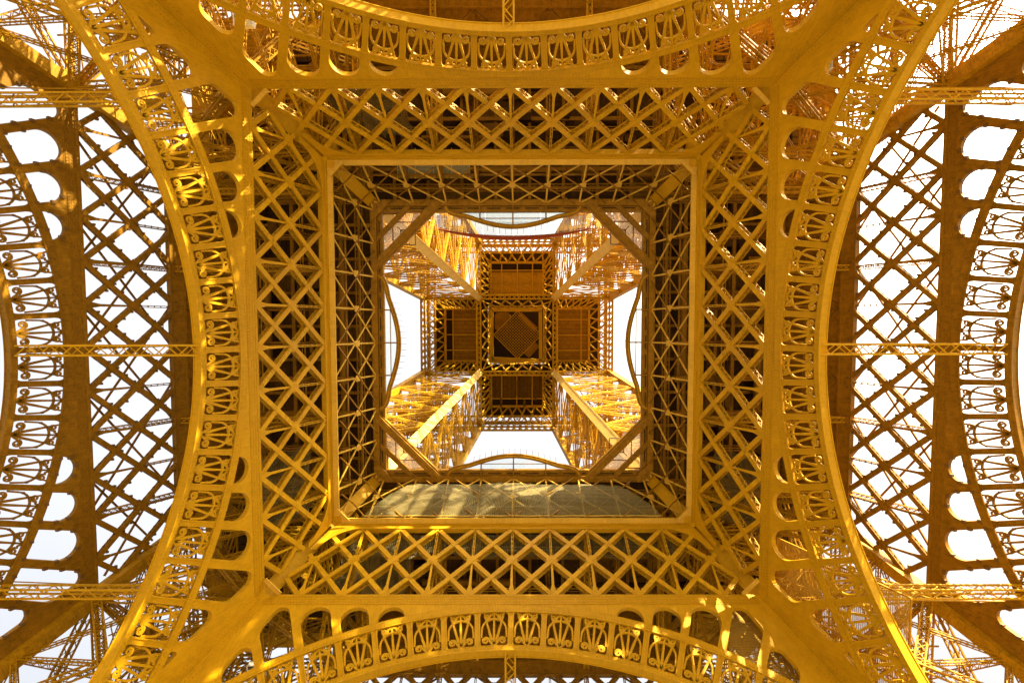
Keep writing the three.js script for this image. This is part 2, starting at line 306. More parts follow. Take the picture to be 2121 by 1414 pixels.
// ---- lattice girder between the legs
const VT = 8.05;
const bayX = (n, v) => n * (3.76 + (P - 3.76) * v / VT);
function clipToBay(a, b, margin) { // shorten a bar (u,v) so that it ends at the corner posts
  const f = ([u, v]) => Math.abs(u) - (corner(v) - margin); const fa = f(a), fb = f(b);
  if (fa > 0 && fb > 0) return null;
  const mix = (p, q, fp, fq) => { const t = fp / (fp - fq); return [p[0] + (q[0] - p[0]) * t, p[1] + (q[1] - p[1]) * t]; };
  if (fa > 0) return [mix(a, b, fa, fb), b]; if (fb > 0) return [a, mix(a, b, fa, fb)]; return [a, b];
}
function girderLattice(g, deep) {
  for (const dir of [-2, 2]) for (let m = -7; m <= 7; m++) {
    const c = clipToBay([bayX(m, VT), VT + 0.1], [bayX(m + dir, 0), -0.1], 0.45); if (!c) continue;
    if (Math.abs(c[0][1] - c[1][1]) < 1.2) continue;
    const w = dir > 0 ? 0.02 : 0.06, b = new Bars(), f = V(0, 0, 1), A = V(...c[0], w), Bb = V(...c[1], w);
    b.bar(A, Bb, 0.42, 0.04, f); // front plate
    const dz = V(0, 0, dir > 0 ? deep : deep * 0.9); b.bar(A.clone().add(dz), Bb.clone().add(dz), 0.34, 0.03, f);
    const s = Bb.clone().sub(A).normalize().cross(f);
    for (const e of [-1, 1]) { const o = s.clone().multiplyScalar(e * 0.2); b.bar(A.clone().add(o).add(V(0, 0, 0.06)), Bb.clone().add(o).add(V(0, 0, 0.06)), 0.03, 0.1, f, false); b.bar(A.clone().add(o).add(dz).add(V(0, 0, -0.06)), Bb.clone().add(o).add(dz).add(V(0, 0, -0.06)), 0.03, 0.1, f, false); }
    const L = A.distanceTo(Bb), N = Math.round(L / 0.62);
    for (const e of [-1, 1]) for (let k = 0; k < N; k++) {
      const o = s.clone().multiplyScalar(e * 0.21), p = A.clone().lerp(Bb, k / N).add(o), q = A.clone().lerp(Bb, (k + 1) / N).add(o);
      b.bar(p.clone().add(V(0, 0, 0.06)), q.clone().add(dz), 0.055, 0.02, s, false); b.bar(p.clone().add(dz), q.clone().add(V(0, 0, 0.06)), 0.055, 0.02, s, false);
    }
    b.build('diagonal', [M.iron, M.ironB, M.iron, M.ironC][Math.abs(m * 5 + dir + 20) % 4], g);
  }
  for (let n = -5; n <= 5; n++) {
    const mid = VT / 2, xT = bayX(n, VT), xM = bayX(n, mid), xB = bayX(n, 0);
    if (Math.abs(xT) < corner(VT) - 1) { const b = new Bars(); for (const e of [-0.11, 0.11]) b.bar(V(xT + e * 0.7, VT, 0.3), V(xM + e * 0.7, mid, 0.3), 0.06, 0.3, V(0, 0, 1)); for (let k = 0; k < 6; k++) b.bar(V(xT, VT - 0.6 * k - 0.4, 0.17), V(xT, VT - 0.6 * k - 0.3, 0.17), 0.2, 0.03, V(0, 0, 1)); b.build('vertical', M.iron, g); }
    if (Math.abs(xB) < corner(0) - 0.8) {
      const s = slab([[xB - 0.55, 0], [xB - 0.3, 0.35], [xB - 0.12, 1.15], [xM - 0.09, mid - 0.45], [xM - 0.25, mid - 0.2], [xM + 0.25, mid - 0.2], [xM + 0.09, mid - 0.45], [xB + 0.12, 1.15], [xB + 0.3, 0.35], [xB + 0.55, 0]], 0.05, 0.1);
      mesh('vertical', s, M.iron, g);
      const gs = slab([[xM - 0.6, mid], [xM, mid - 0.55], [xM + 0.6, mid], [xM, mid + 0.55]], 0.03, 0.035); mesh('gusset', gs, M.iron, g);
    }
    if (n % 2 === 0 && n) { const b = new Bars(); b.lattice(V(xT, VT, 1.0), V(xB, 0, 1.0), 0.5, 0.35, V(0, 0, 1), { iron: 0.07, lace: 0.05, step: 0.5 }); b.build('lattice_post', M.iron2, g); }
  }
}
function girderProto(inner) {
  const g = new THREE.Group(); g.name = 'girder';
  girderLattice(g, inner ? 0.66 : 0.42);
  if (!inner) for (const e of [-1, 1]) for (let m = -6; m <= 6; m++) { const c = clipToBay([bayX(m, VT), VT], [bayX(m + 3 * e, 0), 0], 0.5); if (!c || (m + (e > 0 ? 0 : 1)) % 2) continue; const q = new Bars(); q.bar(V(...c[0], 1.25), V(...c[1], 1.25), 0.17, 0.14, V(0, 0, 1)); q.build('wind_rod', M.iron, g); }
  const vt = inner ? 8.05 : 7.4, ve = inner ? 8.75 : 8.9, b = new Bars(), f = V(0, 0, 1);
  // top chord: web, edge irons
  const uc = corner(ve) - 0.2;
  const web = slab([[-uc, vt], [uc, vt], [uc - 0.2, ve], [-uc + 0.2, ve]], 0.55, -0.03); mesh('top_chord', web, M.iron, g);
  b.bar(V(-uc, vt + 0.06, -0.05), V(uc, vt + 0.06, -0.05), 0.12, 0.06, f); b.bar(V(-uc, ve - 0.1, -0.06), V(uc, ve - 0.1, -0.06), 0.2, 0.1, f); b.build('chord_strip', M.iron, g);
  if (inner) { // broad flange reaching inwards, level
    const w = 0.54, A = V(0, ve + 0.02, -0.05), C = V(0, ve + 0.02 + w * SB, -0.05 - w * CB), mid = A.clone().add(C).multiplyScalar(0.5), uf = corner(9) - 0.78;
    const q = new Bars(); q.bar(V(-uf, mid.y, mid.z), V(uf, mid.y, mid.z), w, 0.06, V(0, CB, SB)); q.bar(V(-uf + 0.05, C.y + 0.08, C.z + 0.03), V(uf - 0.05, C.y + 0.08, C.z + 0.03), 0.05, 0.22, V(0, CB, SB));
    for (let n = -9; n <= 9; n++) q.bar(V(n * P / 2, A.y - 0.04, A.z - 0.1), V(n * P / 2, C.y - 0.06, C.z), 0.34, 0.025, V(0, CB, SB));
    q.build('flange', M.pale, g);
  } else {
    const s = new Bars(); // fascia plate and brackets that carry the gallery
    const v2 = 16.9, u2 = corner(v2); const pl = slab([[-uc, ve], [uc, ve], [u2, v2], [-u2, v2]], 0.12, 0.2); mesh('fascia_plate', pl, M.fasciaBrown, g);
    for (let n = -4; n <= 4; n++) s.bar(V(n * P, ve, 0.1), V(n * P, v2, 0.1), 0.3, 0.2, f); for (let n = -5; n <= 4; n++) s.bar(V(n * P, n % 2 ? 9.2 : 13.2, 0.08), V((n + 1) * P, n % 2 ? 13.2 : 9.2, 0.08), 0.26, 0.16, f); for (const v of [10.6, 13.2]) s.bar(V(-corner(v), v, 0.12), V(corner(v), v, 0.12), 0.25, 0.16, f); s.build('bracket', M.fasciaBrown, g);
  }
  // curved gussets in the four corners
  for (const e of [-1, 1]) {
    const cc = (v, k) => e * (corner(v) - k);
    const pts = [[cc(vt + 0.2, 0.2), vt + 0.2], [cc(vt + 0.2, 3.4), vt + 0.2], [cc(vt, 3.4), vt]];
    for (let i = 0; i <= 12; i++) { const t = i / 12 * Math.PI / 2, rx = 2.6, ry = 2.8; const v = vt - ry * (1 - Math.cos(t)); pts.push([cc(v, 0.7 + rx * (1 - Math.sin(t))), v]); }
    pts.push([cc(vt - 2.8, 0.2), vt - 2.8]);
    mesh('corner_gusset', slab(e > 0 ? pts : pts.slice().reverse(), 0.06, -0.055), M.iron, g);
  }
  return g;
}
const repaint = (g) => { g.traverse((o) => { if (o.isMesh && [M.iron, M.ironB, M.ironC].includes(o.material)) o.material = M.outer; }); return g; };  // swaps in the darker brown that stands for backlit shade
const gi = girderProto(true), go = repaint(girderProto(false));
for (let k = 0; k < 4; k++) { const a = k ? gi.clone() : gi; tower.add(onFace(a, DI, k)); a.userData.label = `inner lattice girder of crossing flat diagonals along the ${SIDE[k]} side`; }
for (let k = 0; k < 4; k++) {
  const a = k ? go.clone() : go; tower.add(onFace(a, DO, k)); a.userData.label = `outer lattice girder darkened with painted backlit shade beyond the ${SIDE[k]} side`;
}
for (const a of tower.children.filter((c) => c.name === 'girder').slice(4)) { // lamp housings on the outer diagonals
  const b = new Bars(), R = rng(90);
  for (const dir of [-2, 2]) for (let m = -7; m <= 7; m++) { const c = clipToBay([bayX(m, VT), VT], [bayX(m + dir, 0), 0], 0.8); if (!c) continue; const L = Math.hypot(c[0][0] - c[1][0], c[0][1] - c[1][1]); for (let x = 0.7; x < L; x += 0.95) { if (R() < 0.45) continue; const t = x / L, X = c[0][0] + (c[1][0] - c[0][0]) * t, Y = c[0][1] + (c[1][1] - c[0][1]) * t, e = 0.3; b.bar(V(X, Y + e, -0.08), V(X, Y + e, 0.16), 0.2, 0.2, V(0, 1, 0)); } }
  b.build('lamps', M.lamp, a).userData.kind = 'stuff';
}

// ---- light trellis above the flange, up to the edge of the void
const VR = (60 - 45) / CB; // slope distance of the ring beam
function trellisProto() {
  const g = new THREE.Group(); g.name = 'trellis'; const v0 = 9.1, v1 = VR + 0.1, vm = (v0 + v1) / 2 + 0.3, f = V(0, 0, 1);
  for (let n = -4; n <= 4; n++) { if (Math.abs(n * P) > corner(v1) + 0.5) { continue; } const b = new Bars(); b.bar(V(n * P, v0, 0.1), V(n * P * 0.99, v1, 0.1), 0.17, 0.12, f); b.build('vertical', M.pale, g); }
  for (const s of [-1, 1]) for (let n = -1; n <= 5; n++) { // bars that lean towards the middle as they rise
    const c = clipToBay([s * (n + 1) * P, v0], [s * (n - 1) * P, v1], 0.3); if (!c) continue; if (n < 0) continue;
    const b = new Bars(); b.bar(V(...c[0], 0.02), V(...c[1], 0.02), 0.15, 0.1, f); b.build('diagonal', M.pale, g);
    const gq = new Bars(); gq.bar(V(s * n * P, vm - 0.35, -0.04), V(s * n * P, vm + 0.35, -0.04), 0.62, 0.03, f); gq.bar(V(s * n * P - 0.3, vm - 0.3, -0.07), V(s * n * P + 0.3, vm + 0.3, -0.07), 0.2, 0.02, f); if (n < 5 && Math.abs(n * P) < corner(vm) - 0.6 && (s > 0 || n)) gq.build('gusset', M.pale, g);
  }
  for (const s of [-1, 1]) for (let n = 0; n <= 5; n++) { // thin rods in front, leaning outwards as they rise
    const A = [s * (n * P + 0.15), v0 - 0.05], B = [s * (n + 2) * P * 0.93, v1]; const c = clipToBay(A, B, 0.3); if (!c) continue;
    const b = new Bars(), za = -0.85, zb = -0.12, zz = (q) => za + (zb - za) * (q[1] - v0) / (v1 - v0); b.bar(V(...c[0], zz(c[0])), V(...c[1], zz(c[1])), 0.11, 0.11, f); b.build('rod', M.ring, g);
  }
  { const b = new Bars(); for (const [v, z] of [[10.6, 1.4], [12.4, 0.9], [14.6, 0.8]]) b.bar(V(-corner(v) + 0.4, v, z), V(corner(v) - 0.4, v, z), 0.2, 0.15, f); b.lattice(V(-corner(14.9), 14.9, 1.1), V(corner(14.9), 14.9, 1.1), 0.8, 0.5, f, { iron: 0.1, lace: 0.05, cross: false }); b.build('back_girder', M.ring, g); }
  return g;
}
const tr = trellisProto();
for (let k = 0; k < 4; k++) { const a = k ? tr.clone() : tr; tower.add(onFace(a, DI, k)); a.userData.label = `light trellis of thin bars between girder and void on the ${SIDE[k]} side`; }

// ---- legs below the first floor
const SIGN = [[1, 1], [1, -1], [-1, -1], [-1, 1]];
function pierProto(dI, dO, levels, o) { // the leg at +x +z
  const g = new THREE.Group(); g.name = o.name;
  const q0 = o.inset || 0, post = { ii: (h) => V(dI(h) + q0, h, dI(h) + q0), io: (h) => V(dI(h), h, dO(h)), oi: (h) => V(dO(h), h, dI(h)), oo: (h) => V(dO(h), h, dO(h)) };
  const h0 = levels[0], h1 = levels[levels.length - 1];
  for (const k of ['ii', 'io', 'oi', 'oo']) {
    const b = new Bars(), A = post[k](h0), B = post[k](h1), ref = k === 'ii' || k === 'oo' ? V(1, 0, 1) : V(1, 0, -1), w = o.post;
    b.bar(A, B, w, w * 0.8, k === 'ii' || k === 'oo' ? ref : V(1, 0, 0));
    const s = B.clone().sub(A).normalize(); // angle irons on the edges
    const n = ref.clone().addScaledVector(s, -ref.dot(s)).normalize(), t = n.clone().cross(s);
    if (k === 'ii' || k === 'oo') for (const e of [-1, 1]) for (const q of [-1, 1]) { const off = t.clone().multiplyScalar(e * w * 0.46).addScaledVector(n, q * w * 0.41); b.bar(A.clone().add(off), B.clone().add(off), w * 0.16, 0.05, n, false); }
    b.build('upright', k === 'ii' ? (o.postMat || M.iron) : M.iron2, g);
  }
  const faces = [['ii', 'io'], ['ii', 'oi'], ['io', 'oo'], ['oi', 'oo']], R = rng(o.seed);
  for (const [a, b] of faces) {
    const isX = a === 'ii' && b === 'io' || a === 'oi'; const ref = isX ? V(1, 0.1, 0) : V(0, 0.1, 1);
    for (let i = 0; i < levels.length - 1; i++) {
      const lo = levels[i], hi = levels[i + 1], a0 = post[a](lo), a1 = post[a](hi), b0 = post[b](lo), b1 = post[b](hi);
      const L = new Bars(); L.lattice(a0, b1, o.w, o.d, ref, { iron: o.iron, lace: o.lace, sides: o.sides, cross: o.cross, step: o.step }); L.build('brace', o.barMat || M.iron2, g);
      const K = new Bars(); K.lattice(b0, a1, o.w, o.d, ref, { iron: o.iron, lace: o.lace, sides: o.sides, cross: o.cross, step: o.step }); K.build('brace', o.barMat || M.iron2, g);
      const H = new Bars(); H.lattice(a1, b1, o.w, o.d, ref, { iron: o.iron, lace: o.lace, sides: o.sides, cross: o.cross, step: o.step }); H.build('tie', M.iron2, g);
      // secondary bracing
      const S = new Bars(), m0 = a0.clone().lerp(b0, 0.5), m1 = a1.clone().lerp(b1, 0.5), qa = a0.clone().lerp(a1, 0.5), qb = b0.clone().lerp(b1, 0.5);
      for (const [p, q] of o.second ? [[m0, qa], [m0, qb], [m1, qa], [m1, qb], [qa, qb]] : [[m0, qa], [m1, qb], [qa, qb]]) S.lattice(p, q, o.w * 0.5, o.d * 0.5, ref, { iron: o.iron * 0.6, lace: o.lace * 0.8, sides: 'w', cross: false });
      if (o.second) S.build('secondary_bracing', M.iron2, g);
    }
  }
  if (o.frames !== false) { // level cross frames inside the leg
    const S = new Bars();
    for (const h of levels.slice(1, -1)) { const q = ['ii', 'io', 'oo', 'oi'].map((k) => post[k](h)); S.lattice(q[0], q[2], o.w * 0.7, o.d * 0.7, V(0, 1, 0), { iron: o.iron * 0.7, lace: o.lace }); S.lattice(q[1], q[3], o.w * 0.7, o.d * 0.7, V(0, 1, 0), { iron: o.iron * 0.7, lace: o.lace }); for (const t of [0.33, 0.66]) { S.bar(q[0].clone().lerp(q[1], t), q[3].clone().lerp(q[2], t), 0.14, 0.2); S.bar(q[0].clone().lerp(q[3], t), q[1].clone().lerp(q[2], t), 0.14, 0.2); } }
    S.build('cross_frame', M.iron2, g);
  }
  { // lift track: two rails on sleepers, leaning with the leg
    const S = new Bars(), mid = (h, e) => { const c = (dI(h) + dO(h)) / 2; return V(c + e, h, c - e); };
    for (const e of [-2.6, -1.3, 1.3, 2.6]) S.bar(mid(h0, e), mid(h1, e), 0.22, 0.5, V(1, 0, 1));
    for (let h = h0 + 1; h < h1; h += 1.1) { S.bar(mid(h, -2.9), mid(h, -1), 0.12, 0.14); S.bar(mid(h, 1), mid(h, 2.9), 0.12, 0.14); }
    S.build('lift_track', M.iron2, g);
  }
  { // zigzag stair with handrails
    const S = new Bars(), at = (h, t) => { const a = dI(h) + (dO(h) - dI(h)) * 0.22; return V(a + (dO(h) - dI(h)) * 0.55 * t, h, a); };
    const h00 = Math.max(h0, h1 - 40);
    for (let h = h00, k = 0; h < h1 - 4; h += 3.4, k++) { const A = at(h, k % 2), B = at(h + 3.4, 1 - k % 2); for (const e of [-0.7, 0.7]) { S.bar(A.clone().add(V(0, 0, e)), B.clone().add(V(0, 0, e)), 0.08, 0.3); S.bar(A.clone().add(V(0, 1.1, e)), B.clone().add(V(0, 1.1, e)), 0.06, 0.06); } for (let i = 0; i < 16; i++) { const q = A.clone().lerp(B, i / 16); S.bar(q.clone().add(V(0, 0, -0.7)), q.clone().add(V(0, 0, 0.7)), 0.26, 0.04); } }
    S.build('stair', M.iron2, g);
  }
  { // pipes, cables and small bracing
    const S = new Bars();
    for (let i = 0; i < o.extra; i++) { const h = h0 + (h1 - h0) * (0.35 + 0.65 * R()), hh = h + 2 + 5 * R(); if (hh > h1) continue; const pick = (q) => V(dI(q) + (dO(q) - dI(q)) * R(), q, dI(q) + (dO(q) - dI(q)) * R()); S.bar(pick(h), pick(hh), (o.rod || 0.08) * (0.6 + R()), (o.rod || 0.08)); }
    S.build('bracing_rods', M.iron2, g).userData.kind = 'stuff';
  }
  return g;
}
const leg0 = pierProto(din, dout, [GROUND, 12, 23.5, 34, 44.8, 53, 60], { name: 'leg', post: 1.25, inset: 0.74, w: 0.8, d: 0.6, iron: 0.13, lace: 0.07, seed: 3, extra: 150, sides: 'w', cross: true, second: true });
for (let k = 0; k < 4; k++) { const a = k ? leg0.clone() : leg0; a.rotation.y = k * Math.PI / 2; tower.add(a); }
{ // webs of the corner posts up to the ring
  const c = group('corner_webs', tower);
  for (const [sx, sz] of SIGN) { const b = new Bars(), p = din(52.6) - 0.15, q = din(60) + 0.15; b.bar(V(sx * p, 52.6, sz * p), V(sx * q, 60, sz * q), 1.25, 0.1, V(sx, 0, sz)); const t = V(sx, 0, -sz).multiplyScalar(0.4), d = V(-sx, 0, -sz).multiplyScalar(0.08); for (const e of [-1, 1]) b.bar(V(sx * p, 52.6, sz * p).addScaledVector(t, e).add(d), V(sx * q, 60, sz * q).addScaledVector(t, e).add(d), 0.16, 0.08, V(sx, 0, sz)); b.build('corner_web', M.iron, c); }
}
{ // level plates closing the corners of the flange
  const c = group('flange_corners', tower);
  for (const [sx, sz] of SIGN) { const d = din(53.15), b = new Bars(); b.bar(V(sx * (d - 1.05), 53.2, sz * (d + 0.3)), V(sx * (d + 1.6), 53.2, sz * (d + 0.3)), 2.7, 0.14); b.build('corner_plate', M.iron, c); }
}
{ // chamfer plates where the chords of neighbouring sides meet
  const c = group('corner_plates', tower);
  for (const [sx, sz] of SIGN) for (const [h, k, L] of [[44.95, 0.75, 1.9], [52.75, 1.2, 1.9]]) { const d = din(h) - k, b = new Bars(), q = L / 2 * Math.SQRT1_2, m = V(sx * d, h, sz * d), t = V(sx * q, 0, -sz * q); b.bar(m.clone().add(t), m.clone().sub(t), 0.4, 0.1, V(0, 1, 0)); b.build('corner_plate', M.pale, c); }
}

// ---- ties between the inner and the outer arches
const tieH = [[0, 40.6, 0.9], [-18.3, 38.6, 0.8], [18.3, 38.6, 0.8]];
const tie0 = new THREE.Group(); tie0.name = 'arch_ties';
for (const [u, h, w] of tieH) { const b = new Bars(); b.lattice(V(u, h, din(h) + 0.2), V(u, h, dout(h) - 0.1), w, w * 1.1, V(0, 1, 0), { iron: 0.13, lace: 0.09, cross: false }); b.build('tie', M.iron, tie0); }
for (const u of [-18.9, 18.9]) for (const e of [-0.3, 0.1, 0.4]) { const b = new Bars(); b.bar(V(u + e, 39.4, din(39)), V(u + e * 2, 39.8, dout(39)), 0.07, 0.07); b.build('cable', M.iron2, tie0); }
for (const n of [-4, -2, 2, 4]) { const b = new Bars(), h = 52.6; b.lattice(V(n * P, h, din(h)), V(n * P, h, dout(h)), 0.6, 0.6, V(0, 1, 0), { iron: 0.1, lace: 0.06, cross: true }); b.build('tie', M.iron2, tie0); }
for (let k = 0; k < 4; k++) { const a = k ? tie0.clone() : tie0; a.rotation.y = k * Math.PI / 2; tower.add(a); }

// ---- first floor
const floor1 = group('first_floor', tower);
const SC = 60 / 55.5, VOID = 13.8 * SC, RING = 15.05 * SC;
for (let k = 0; k < 4; k++) {
  const rot = new THREE.Matrix4().makeRotationY(k * Math.PI / 2), R = rng(200 + k);
  const put = (name, b, mat) => { const geo = b instanceof Bars ? b.geo() : b; geo.applyMatrix4(rot); return mesh(name, geo, mat, floor1); };
  // ring beam: soffit in three steps
  { const b = new Bars(), zc = (VOID + RING) / 2; b.bar(V(-RING, 60.3, RING - 0.35), V(RING - 0.7, 60.3, RING - 0.35), 0.7, 0.7); b.bar(V(-VOID - 0.6, 60.62, VOID + 0.32), V(VOID, 60.62, VOID + 0.32), 0.62, 0.5); b.bar(V(-VOID - 0.2, 60.34, VOID + 0.1), V(VOID, 60.34, VOID + 0.1), 0.16, 0.14); put('ring_beam', b, M.ring);
    const e = new Bars(); for (let i = -6; i <= 6; i++) e.bar(V(i * 2.2 - 0.8, 60.34, VOID + 0.42), V(i * 2.2 + 0.8, 60.34, VOID + 0.42), 0.1, 0.06); put('gutter_strip', e, M.dark); }
  // bulging balcony beam with its small outriggers
  const path = [[-8.1, 16.0], [-7.75, 15.75], [-7.62, 15.3], [-7.2, 14.9], [-6.3, 14.6]]; for (let i = 0; i <= 20; i++) { const u = -5.2 + 10.4 * i / 20; path.push([u, 13.28 + 1.15 * (1 - Math.cos(u / 5.2 * Math.PI / 2)) * 0.98]); } path.push([6.3, 14.6], [7.2, 14.9], [7.62, 15.3], [7.75, 15.75], [8.1, 16.0]);
  const crv = new THREE.CatmullRomCurve3(path.map(([x, z]) => V(x, 0, z))).getPoints(90).map((q) => [q.x, q.z]);
  const strip = (w, h0, dep) => slab(ribbon(crv, w), dep).rotateX(Math.PI / 2).translate(0, h0 + dep, 0);
  put('balcony_beam', strip(0.5, 60.25, 0.35), M.ring); put('balcony_rail', strip(0.12, 60.14, 0.1), M.iron2);
  { const b = new Bars(); for (let i = 16; i < 76; i += 4) { const [x, z] = crv[i]; b.bar(V(x, 60.5, z - 0.2), V(x * 0.985, 60.6, z - 0.85), 0.035, 0.035); } put('outriggers', b, M.frame).userData.kind = 'stuff'; }
  { const b = new Bars(); for (const n of [-1, 0, 1]) b.bar(V(n * P * 0.99, 60.0, RING + 0.1), V(n * P * 0.99, 60.3, 13.3 + (n ? 0.45 : 0)), 0.15, 0.16); b.bar(V(-5.6, 60.5, 14.25), V(5.6, 60.5, 14.25), 0.08, 0.08); put('balcony_bar', b, M.ring); }
  for (let i = -2; i < 2; i++) { const b = [], x0 = i * 3.2 + 0.02, x1 = (i + 1) * 3.2 - 0.02, zz = (x) => 13.4 + 1.15 * (1 - Math.cos(Math.min(1, Math.abs(x) / 6) * Math.PI / 2)); for (let j = 0; j <= 6; j++) { const x = x0 + (x1 - x0) * j / 6; b.push([x, zz(x)]); } b.push([x1, VOID + 0.05], [x0, VOID + 0.05]); put('glass_pane', slab(b, 0.03).rotateX(Math.PI / 2).translate(0, 60.75, 0), k === 0 ? M.mirror : M.glass); }
  // chamfer beams and glazed corner (at +x +z of this side)
  for (const [s, w, y, dep, mat] of [[24.6, 0.78, 60.2, 0.7, M.ring], [27.5, 0.55, 60.35, 0.4, M.ring], [30.4, 0.7, 60.1, 0.5, M.ring]]) { const b = new Bars(), e = RING - 0.2, o = s - e; b.bar(V(o, y, e), V(e, y, o), w, dep); if (s < 25) { b.bar(V(o + 0.2, y - 0.38, e - 0.45), V(e - 0.45, y - 0.38, o + 0.2), 0.09, 0.09); b.bar(V(o - 0.35, y + 0.2, e - 0.32), V(e - 0.32, y + 0.2, o - 0.35), 0.16, 0.5); } put('corner_beam', b, mat); }
  { // glazed triangle between the chamfer beams
    const e = VOID + 0.05, pts = [[e, 24.8 - e], [e, 27.3 - e], [27.3 - e, e], [24.8 - e, e]]; put('glass_pane', slab(pts, 0.03).rotateX(Math.PI / 2).translate(0, 61.0, 0), M.frosted);
    for (const d of [13.9, 13.0, 12.1, 11.3]) { const b = new Bars(), o = Math.max(24.8 - d, 0); if (27.3 - d > d) { b.bar(V(d, 60.85, o), V(d, 60.85, Math.min(d, 27.3 - d)), 0.09, 0.1); b.bar(V(o, 60.85, d), V(Math.min(d, 27.3 - d), 60.85, d), 0.09, 0.1); } else { b.bar(V(d, 60.85, o), V(d, 60.85, 27.3 - d), 0.09, 0.1); b.bar(V(o, 60.85, d), V(27.3 - d, 60.85, d), 0.09, 0.1); } put('glazing_bar', b, M.frame); }
    const b = new Bars(); b.bar(V(12.2, 60.84, 12.2), V(13.4, 60.84, 13.4), 0.07, 0.08); put('glazing_bar', b, M.frame);
    const c = new Bars(); c.bar(V(RING - 0.3, 60.9, 12.6), V(RING - 0.3, 60.9, RING - 0.3), 2.4, 0.06); c.bar(V(12.6, 60.92, RING - 0.5), V(RING - 0.6, 60.92, RING - 0.5), 1.6, 0.06); put('corner_soffit', c, M.ring);
  }
  // deck soffit: boards, joists, beams
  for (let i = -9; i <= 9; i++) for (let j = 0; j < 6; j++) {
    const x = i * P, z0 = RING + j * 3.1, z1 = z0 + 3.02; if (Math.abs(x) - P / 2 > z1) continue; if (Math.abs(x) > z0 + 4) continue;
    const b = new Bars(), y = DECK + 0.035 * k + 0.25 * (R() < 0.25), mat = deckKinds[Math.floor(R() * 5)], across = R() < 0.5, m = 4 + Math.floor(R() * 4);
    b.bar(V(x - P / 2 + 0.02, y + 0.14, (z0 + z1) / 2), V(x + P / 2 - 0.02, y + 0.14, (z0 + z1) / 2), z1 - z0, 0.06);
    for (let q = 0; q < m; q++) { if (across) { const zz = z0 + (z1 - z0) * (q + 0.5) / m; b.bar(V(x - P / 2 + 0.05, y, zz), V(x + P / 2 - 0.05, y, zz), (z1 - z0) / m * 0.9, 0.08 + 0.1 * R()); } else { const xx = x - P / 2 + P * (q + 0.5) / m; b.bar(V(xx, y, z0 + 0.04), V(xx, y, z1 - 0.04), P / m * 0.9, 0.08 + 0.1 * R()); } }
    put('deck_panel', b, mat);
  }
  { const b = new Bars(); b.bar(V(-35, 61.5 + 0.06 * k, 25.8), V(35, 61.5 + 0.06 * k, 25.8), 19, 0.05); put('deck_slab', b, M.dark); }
  for (let n = -8; n <= 8; n++) { const b = new Bars(), x = n * P + P / 2, z0 = Math.max(RING, Math.abs(x) - 1); if (z0 > 32) continue; b.bar(V(x, 59.75, z0), V(x, 59.75, 34), 0.34, 0.05); b.bar(V(x, 60.05, z0), V(x, 60.05, 34), 0.05, 0.6); put('joist', b, M.floor); }
  for (let n = -4; n <= 4; n += 1) { const b = new Bars(), x = n * P; b.lattice(V(x, 56.5, din(56)), V(x, 56.5, dout(56)), 0.4, 1.3, V(0, 1, 0), { iron: 0.12, lace: 0.08, sides: 'd' }); for (const z of [22, 26.5]) b.lattice(V(x, 53, z), V(x, 59.6, z), 0.5, 0.5, V(1, 0, 0), { iron: 0.11, lace: 0.06 }); put('floor_truss', b, M.floor); }
  for (const [z, y, r] of [[19.2, 58.6, 0.34], [22.8, 58.9, 0.2], [27.6, 58.7, 0.42]]) { const b = new Bars(); const L = 7 + 8 * R(), x0 = -12 + 12 * R(); put('duct', new THREE.CylinderGeometry(r, r, L, 20).rotateZ(Math.PI / 2).translate(x0 + L / 2, y, z), M.ring); b.bar(V(-18, y + 0.35, z + 0.9), V(18, y + 0.35, z + 0.9), 0.14, 0.14); b.bar(V(-18, y + 0.3, z + 1.2), V(18, y + 0.3, z + 1.2), 0.08, 0.08); put('pipe', b, M.iron2); }
  for (let i = 0; i < 9; i++) { const b = new Bars(), x = -14 + 28 * R(), z = 18 + 12 * R(), L = 1 + 2.5 * R(); b.bar(V(x, 59.3, z), V(x + L, 59.3, z), 0.5 + R(), 0.4 + 0.4 * R()); put('duct_box', b, deckKinds[i % 3]); }
  { const b = new Bars(); for (const z of [19.5, 25, 30.5]) { b.bar(V(-z, 59.4, z), V(z, 59.4, z), 0.4, 0.05); b.bar(V(-z, 59.75, z), V(z, 59.75, z), 0.06, 0.7); } put('cross_beam', b, M.floor); }
  // outer gallery: slab edge, railing
  { const b = new Bars(); b.bar(V(-36, 60.95, 34.6), V(36, 60.95, 34.6), 4.2, 0.3); b.bar(V(-36.5, 61.9, 36.4), V(36.5, 61.9, 36.4), 0.1, 0.12); for (let i = -36; i <= 36; i++) b.bar(V(i, 61, 36.4), V(i, 61.9, 36.4), 0.06, 0.06, V(0, 0, 1)); put('gallery', b, M.iron2); }
}

// ---- legs between the first and the second floor
const H2 = 118, d2i = (h) => 15.7 + (8.42 - 15.7) * (h - 60) / (H2 - 60), d2o = (h) => 30.2 + (21.0 - 30.2) * (h - 60) / (H2 - 60);
const up0 = pierProto(d2i, d2o, [60.8, 70, 79, 87.5, 95.5, 103, 110.5, 118], { name: 'upper_leg', post: 1.3, postMat: M.litCream, barMat: M.iron, w: 0.62, d: 0.5, iron: 0.13, lace: 0.09, step: 1.15, seed: 9, frames: false, extra: 90, rod: 0.13, sides: 'w', cross: false, second: false });  // posts and braces coloured brighter in place of strong sunlight
for (let k = 0; k < 4; k++) { const a = k ? up0.clone() : up0; a.rotation.y = k * Math.PI / 2; tower.add(a); }

